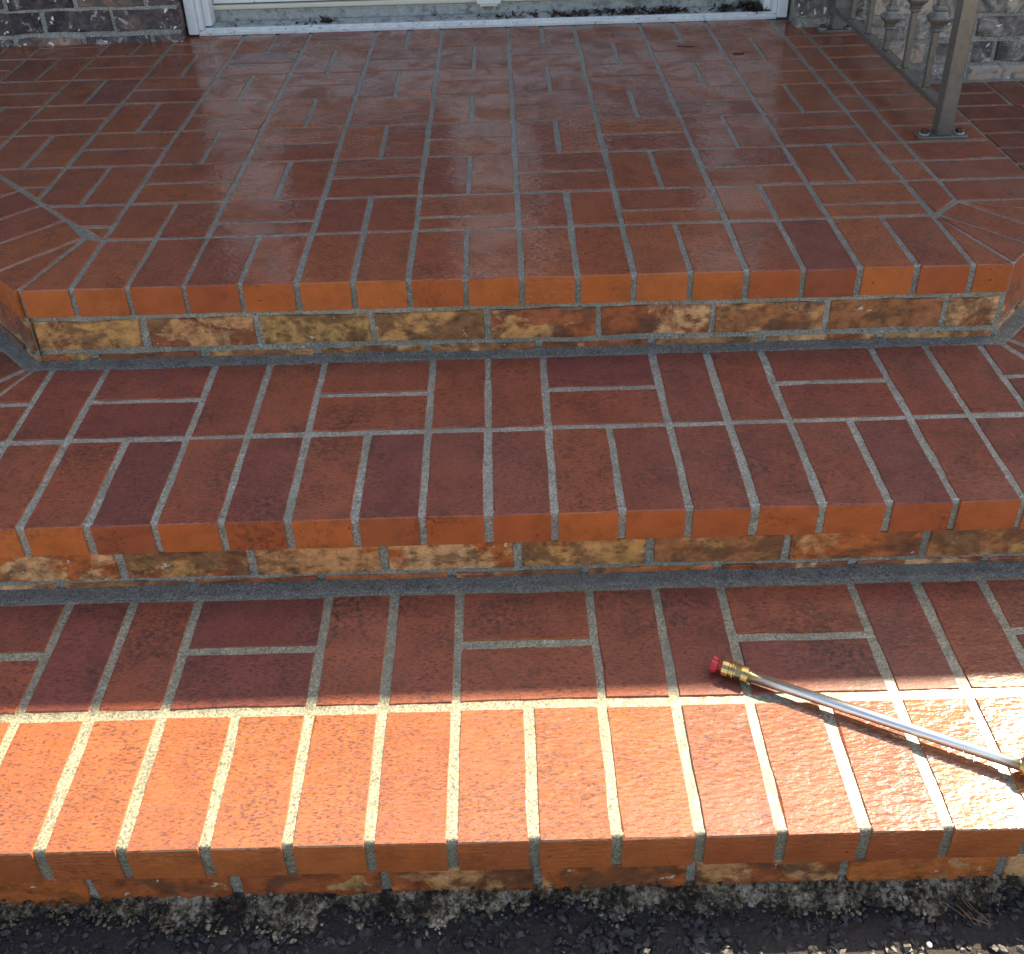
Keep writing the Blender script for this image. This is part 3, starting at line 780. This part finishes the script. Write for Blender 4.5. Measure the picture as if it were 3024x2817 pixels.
# eave over the landing: the shade line on the bottom step is this edge's shadow
ZE = 2.42
YE = -.6515 + .0205 + (ZE + .16 - ZB) * SUN.y / SUN.z
v = []; f = []
def roofslab():
    x0, x1 = -4.5, 9.0; p = [(YE, ZE), (YE, ZE + .16), (YE + .02, ZE + .175), (5.0, ZE + 1.55), (5.0, ZE + 1.40), (YE + .9, ZE + .0)]
    return extrude_x('roof', p, x0, x1, M['shingle'], house)
rf = roofslab()
boxobj('fascia', (-4.5, 9.0, YE - .0, YE + .0195, ZE + .001, ZE + .159), M['white'], rf).location.y -= .0205
boxobj('soffit', (-4.5, 9.0, YE + .022, YW_L + .005, ZE - .014, ZE - .002), M['soffit'], rf)
boxobj('side_wall', (-3.2, 4.6, 1.75, 1.90, -.6, 2.9), M['wallmortar'], house)
def rebase(root, off):
    for c in root.children:
        c.location = Vector(c.location) - off
for c in door.children: pass
rebase(house, HO)
for c in list(door.children): c.location = Vector(c.location) - HO
door.location = (0, 0, 0)

# ================================================================== hand rail
XP, YP, YP2 = 1.892, .588, 1.418
RO = Vector((XP, YP, 0))
rail = empty('hand_railing', RO, label='bronze-grey metal hand railing with square balusters bolted on the landing', cat='railing')
PW = .0175
def rel(o): o.location = Vector(o.location) - RO; return o
for y in (YP, YP2):
    post = rel(boxobj('post', (XP - PW, XP + PW, y - PW, y + PW, .0075, .93), M['rail'], rail, bevel=.003))
    pts = [(-.058, -.012), (-.054, -.0185), (-.046, -.0215), (.046, -.0215), (.054, -.0185), (.058, -.012), (.058, .012), (.054, .0185), (.046, .0215), (-.046, .0215), (-.054, .0185), (-.058, .012)]
    n = len(pts)
    vv = [(XP + a, y + b, .0008) for a, b in pts] + [(XP + a, y + b, .006) for a, b in pts] + [(XP + a * .975, y + b * .96, .0078) for a, b in pts]
    ffc = [tuple(range(n - 1, -1, -1)), tuple(range(2 * n, 3 * n))] + [(r * n + i, r * n + (i + 1) % n, (r + 1) * n + (i + 1) % n, (r + 1) * n + i) for r in (0, 1) for i in range(n)]
    mesh('base_plate', vv, ffc, M['rail'], post)
    for sx in (-1, 1):
        lathe('washer', [(0, .0118), (.0018, .0118), (.0020, .0108)], M['alu'], post, (XP + sx * .040, y, .0079), (0, 0, 1), n=18)
        lathe('bolt', [(0, .0088), (.0072, .0088), (.0092, .0066)], M['rust'], post, (XP + sx * .040, y, .0100), (0, 0, 1), n=6)
# bottom and top rails between the posts
rel(boxobj('bottom_rail', (XP - .013, XP + .013, YP + PW + .0003, YP2 - PW - .0003, .0560, .0720), M['rail'], rail, bevel=.002))
rel(boxobj('top_rail', (XP - .022, XP + .022, YP - .06, YP2 + .03, .9305, .952), M['rail'], rail, bevel=.006))
bal_y = [.720, .860, 1.005, 1.150, 1.292]
col_z = [.236, .243, .158, .30, .36]
for k, (y, cz) in enumerate(zip(bal_y, col_z)):
    h = .0068
    b = rel(boxobj('baluster', (XP - h, XP + h, y - h, y + h, .0722, .9303), M['rail'], rail, bevel=.0015))
    # cast collar: square-section knuckle
    prof = [(-.032, .0085), (-.028, .0130), (-.024, .0105), (-.015, .0125), (-.006, .0205), (0, .0225), (.004, .0200), (.010, .0135), (.017, .0120), (.021, .0150), (.026, .0130), (.030, .0085)]
    vv = []; fc = []
    for (dz, r) in prof:
        for (a, c_) in ((-1, -1), (-.55, -1.12), (.55, -1.12), (1, -1), (1.12, -.55), (1.12, .55), (1, 1), (.55, 1.12), (-.55, 1.12), (-1, 1), (-1.12, .55), (-1.12, -.55)): vv.append((XP + a * r * .92, y + c_ * r * .92, cz + dz))
    m = 12
    for i in range(len(prof) - 1):
        for j in range(m): fc.append((i * m + j, i * m + (j + 1) % m, (i + 1) * m + (j + 1) % m, (i + 1) * m + j))
    mesh('collar', vv, fc, M['rail'], b)
    if k in (0, 1, 2):
        lv, lf = [], []
        for _ in range(26 if k < 2 else 8):
            a = random.uniform(0, 6.3); r = random.uniform(.010, .020); rr = random.uniform(.0010, .0026)
            px, py, pz = XP + math.cos(a) * r, y + math.sin(a) * r, (cz + random.uniform(.001, .007)) if random.random() < (.8 if k == 0 else .0) else .0725
            box(lv, lf, px - rr, px + rr, py - rr * .7, py + rr * .7, pz - .001, pz + rr * .8)
        mesh('lichen_crust', lv, lf, M['lichen'], b, kind='stuff')

# ================================================================== pressure-washer lance
A_ = Vector((1.2059, -.6382, ZB + .0138)); B_ = Vector((1.5210, -.7905, ZB + .0165))
ax = (B_ - A_).normalized()
LO = Vector((A_.x, A_.y, ZB))
lance = empty('spray_lance', LO, label='steel pressure-washer lance with red nozzle lying across the bottom step', cat='spray lance')
def L_(o): o.location = Vector(o.location) - LO; return o
def at(s_): return A_ + ax * s_
L_(lathe('tube', [(-.004, .0074), (.372, .0074)], M['steel'], lance, at(0), ax, n=28, smooth=True))
cp = L_(lathe('quick_coupler', [(-.0335, .0075), (-.0335, .0112), (-.0320, .0126), (-.0230, .0126), (-.0220, .0108), (-.0195, .0108), (-.0185, .0124), (-.0160, .0124), (-.0150, .0100), (-.0060, .0098), (-.0050, .0112), (.0040, .0112), (.0055, .0076)], M['brass'], lance, at(0), ax, n=30, flute=.02))
lathe('hex_nut', [(-.0135, .0115), (-.0062, .0115)], M['brass'], cp, at(0), ax, n=6)
nz = L_(lathe('nozzle', [(-.0485, .0076), (-.0485, .0118), (-.0468, .0126), (-.0450, .0122), (-.0390, .0098), (-.0385, .0060), (-.030, .0062)], M['red'], lance, at(0), ax, n=28, flute=.07))
lathe('nozzle_tip', [(-.0488, .0030), (-.040, .0030)], M['steel'], nz, at(0), ax, n=12)
cp2 = L_(lathe('coupling_nut', [(.352, .0070), (.353, .0095), (.357, .0122), (.366, .0126), (.372, .0110), (.374, .0128), (.392, .0128), (.394, .0095), (.404, .0090)], M['brass'], lance, at(0), ax, n=12))
L_(lathe('extension_tube', [(.403, .0066), (.66, .0066)], M['steel'], lance, at(0), ax, n=24, smooth=True))
L_(lathe('gun_barrel', [(.655, .012), (.66, .0165), (.80, .0185), (.86, .022), (.90, .022), (.905, .015)], M['black'], lance, at(0), ax, n=18))
gp = at(.845); gl = gp.z - ZG
side = Vector((0, 0, 1)).cross(ax).normalized()
gv = []; gf = []
for k, (t, dx, wx, wy_) in enumerate(((0, 0, .024, .013), (.25, .004, .021, .0125), (.6, .012, .019, .013), (.9, .022, .021, .0135), (1.0, .025, .024, .015))):
    c_ = gp + ax * dx + Vector((0, 0, -gl * t + (.0 if t < 1 else .004)))
    for j in range(10):
        a = 2 * math.pi * j / 10; gv.append(c_ + ax * math.cos(a) * wx + side * math.sin(a) * wy_)
for k in range(4):
    for j in range(10): gf.append((k * 10 + j, k * 10 + (j + 1) % 10, (k + 1) * 10 + (j + 1) % 10, (k + 1) * 10 + j))
gf += [tuple(range(9, -1, -1)), tuple(range(40, 50))]
L_(mesh('grip', gv, gf, M['black'], lance))
for c in list(cp.children) + list(nz.children): c.location = (0, 0, 0)

# ================================================================== litter
def litter(name, spots, label, cat, mat=None):
    V_, F_ = [], []
    for (cx, cy, cz, sx, sy, n, big) in spots:
        for _ in range(n):
            x = random.gauss(cx, sx); y = cy + random.uniform(-sy, sy); 
            zz = cz(y) + abs(random.gauss(0, .0035)) * (1 if n > 12 else .3)
            L = random.uniform(.004, .014) * big; W = L * random.choice((.12, .2, .45, .6)); a = random.uniform(0, 6.3); til = random.uniform(-.7, .7); cur = random.uniform(-.5, .9)
            d = Vector((math.cos(a), math.sin(a), til * .6)); p = Vector((-math.sin(a), math.cos(a), random.uniform(-.5, .5)))
            b = len(V_)
            for t in (-1, -.35, .35, 1):
                w = W * (1 - .75 * t * t); c_ = Vector((x, y, zz + .0012)) + d * L * t + Vector((0, 0, cur * L * t * t))
                V_ += [c_ - p * w, c_ + p * w]
            F_ += [(b + 2 * i, b + 2 * i + 1, b + 2 * i + 3, b + 2 * i + 2) for i in range(3)]
    return mesh(name, V_, F_, mat or M['leaf'], None, label=label, cat=cat, kind='stuff')
sz = lambda y: .0150 + max(0, (y - 1.5805)) * .194
litter('leaf_litter', [(1.08, 1.598, sz, .035, .014, 40, 1.0), (1.18, 1.600, sz, .05, .018, 60, 1.0), (1.32, 1.603, sz, .06, .018, 90, 1.05), (1.42, 1.605, sz, .035, .018, 70, 1.1), (1.60, 1.605, sz, .018, .02, 55, 1.1), (1.67, 1.612, sz, .02, .018, 90, 1.3), (.36, 1.603, sz, .016, .01, 16, 1.3), (.30, 1.605, sz, .02, .01, 9, 1.0), (.92, 1.605, sz, .06, .015, 22, .9), (.58, 1.605, sz, .3, .022, 45, .6), (.2, 1.605, sz, .2, .02, 30, .6), (1.25, 1.60, sz, .25, .02, 60, .8), (1.70, 1.60, sz, .015, .02, 40, 1.4)],
       'dead leaf litter and twigs caught on the metal door sill', 'leaf litter')
def twig(name, pts, r, mat, label, cat, group=None):
    V_, F_ = [], []
    P_ = [Vector(p) for p in pts]
    for i, p in enumerate(P_):
        d = (P_[min(i + 1, len(P_) - 1)] - P_[max(i - 1, 0)]).normalized(); u = d.cross(Vector((0, 0, 1))).normalized(); w = d.cross(u)
        for k in range(5):
            a = 2 * math.pi * k / 5; V_.append(p + (u * math.cos(a) + w * math.sin(a)) * r)
    for i in range(len(P_) - 1):
        for k in range(5): F_.append((i * 5 + k, i * 5 + (k + 1) % 5, i * 5 + 5 + (k + 1) % 5, i * 5 + 5 + k))
    F_ += [tuple(range(4, -1, -1)), tuple(len(V_) - 5 + k for k in range(5))]
    return mesh(name, V_, F_, mat, None, label=label, cat=cat, group=group)
twig('twig', [(1.400, 1.312, .0015), (1.425, 1.302, .002), (1.450, 1.300, .0016)], .0012, M['leaf'], 'thin forked brown twig lying on the landing near the door', 'twig')
twig('twig', [(1.545, 1.225, .002), (1.560, 1.222, .0026), (1.576, 1.226, .002)], .0024, M['leaf'], 'short thick dark twig on the landing, nearest the railing', 'twig')
# pine needles on the asphalt
def needles():
    V_, F_ = [], []
    for k in range(20):
        x = random.uniform(.15, 1.75) if k > 7 else random.gauss(1.44, .012); y = random.uniform(-1.05, -.885) if k > 7 else random.gauss(-.905, .006)
        a = random.uniform(0, 3.14) if k > 7 else random.gauss(2.2, .25); L = random.uniform(.006, .015); z = ZG + random.uniform(.006, .012)
        d = Vector((math.cos(a), math.sin(a), random.uniform(-.1, .1))) * L; p = Vector((-math.sin(a), math.cos(a), 0)) * .00045; c_ = Vector((x, y, z)); up = Vector((0, 0, .0008))
        b = len(V_); V_ += [c_ - d - p, c_ + d - p, c_ + d + p, c_ - d + p, c_ + up - d, c_ + up + d]
        F_ += [(b, b + 1, b + 5, b + 4), (b + 2, b + 3, b + 4, b + 5)]
    mesh('pine_needles', V_, F_, M['needle'], None, label='dry orange pine needles scattered over the dark asphalt', cat='pine needles', kind='stuff')
needles()
pb = lathe('pebble', [(-.0028, .0008), (-.002, .0026), (0, .0035), (.002, .0026), (.0028, .0008)], M['white'], None, (1.378, -.938, ZG + .009), (0, 0, 1), n=9, label='small round white pebble on the dark asphalt', cat='pebble')
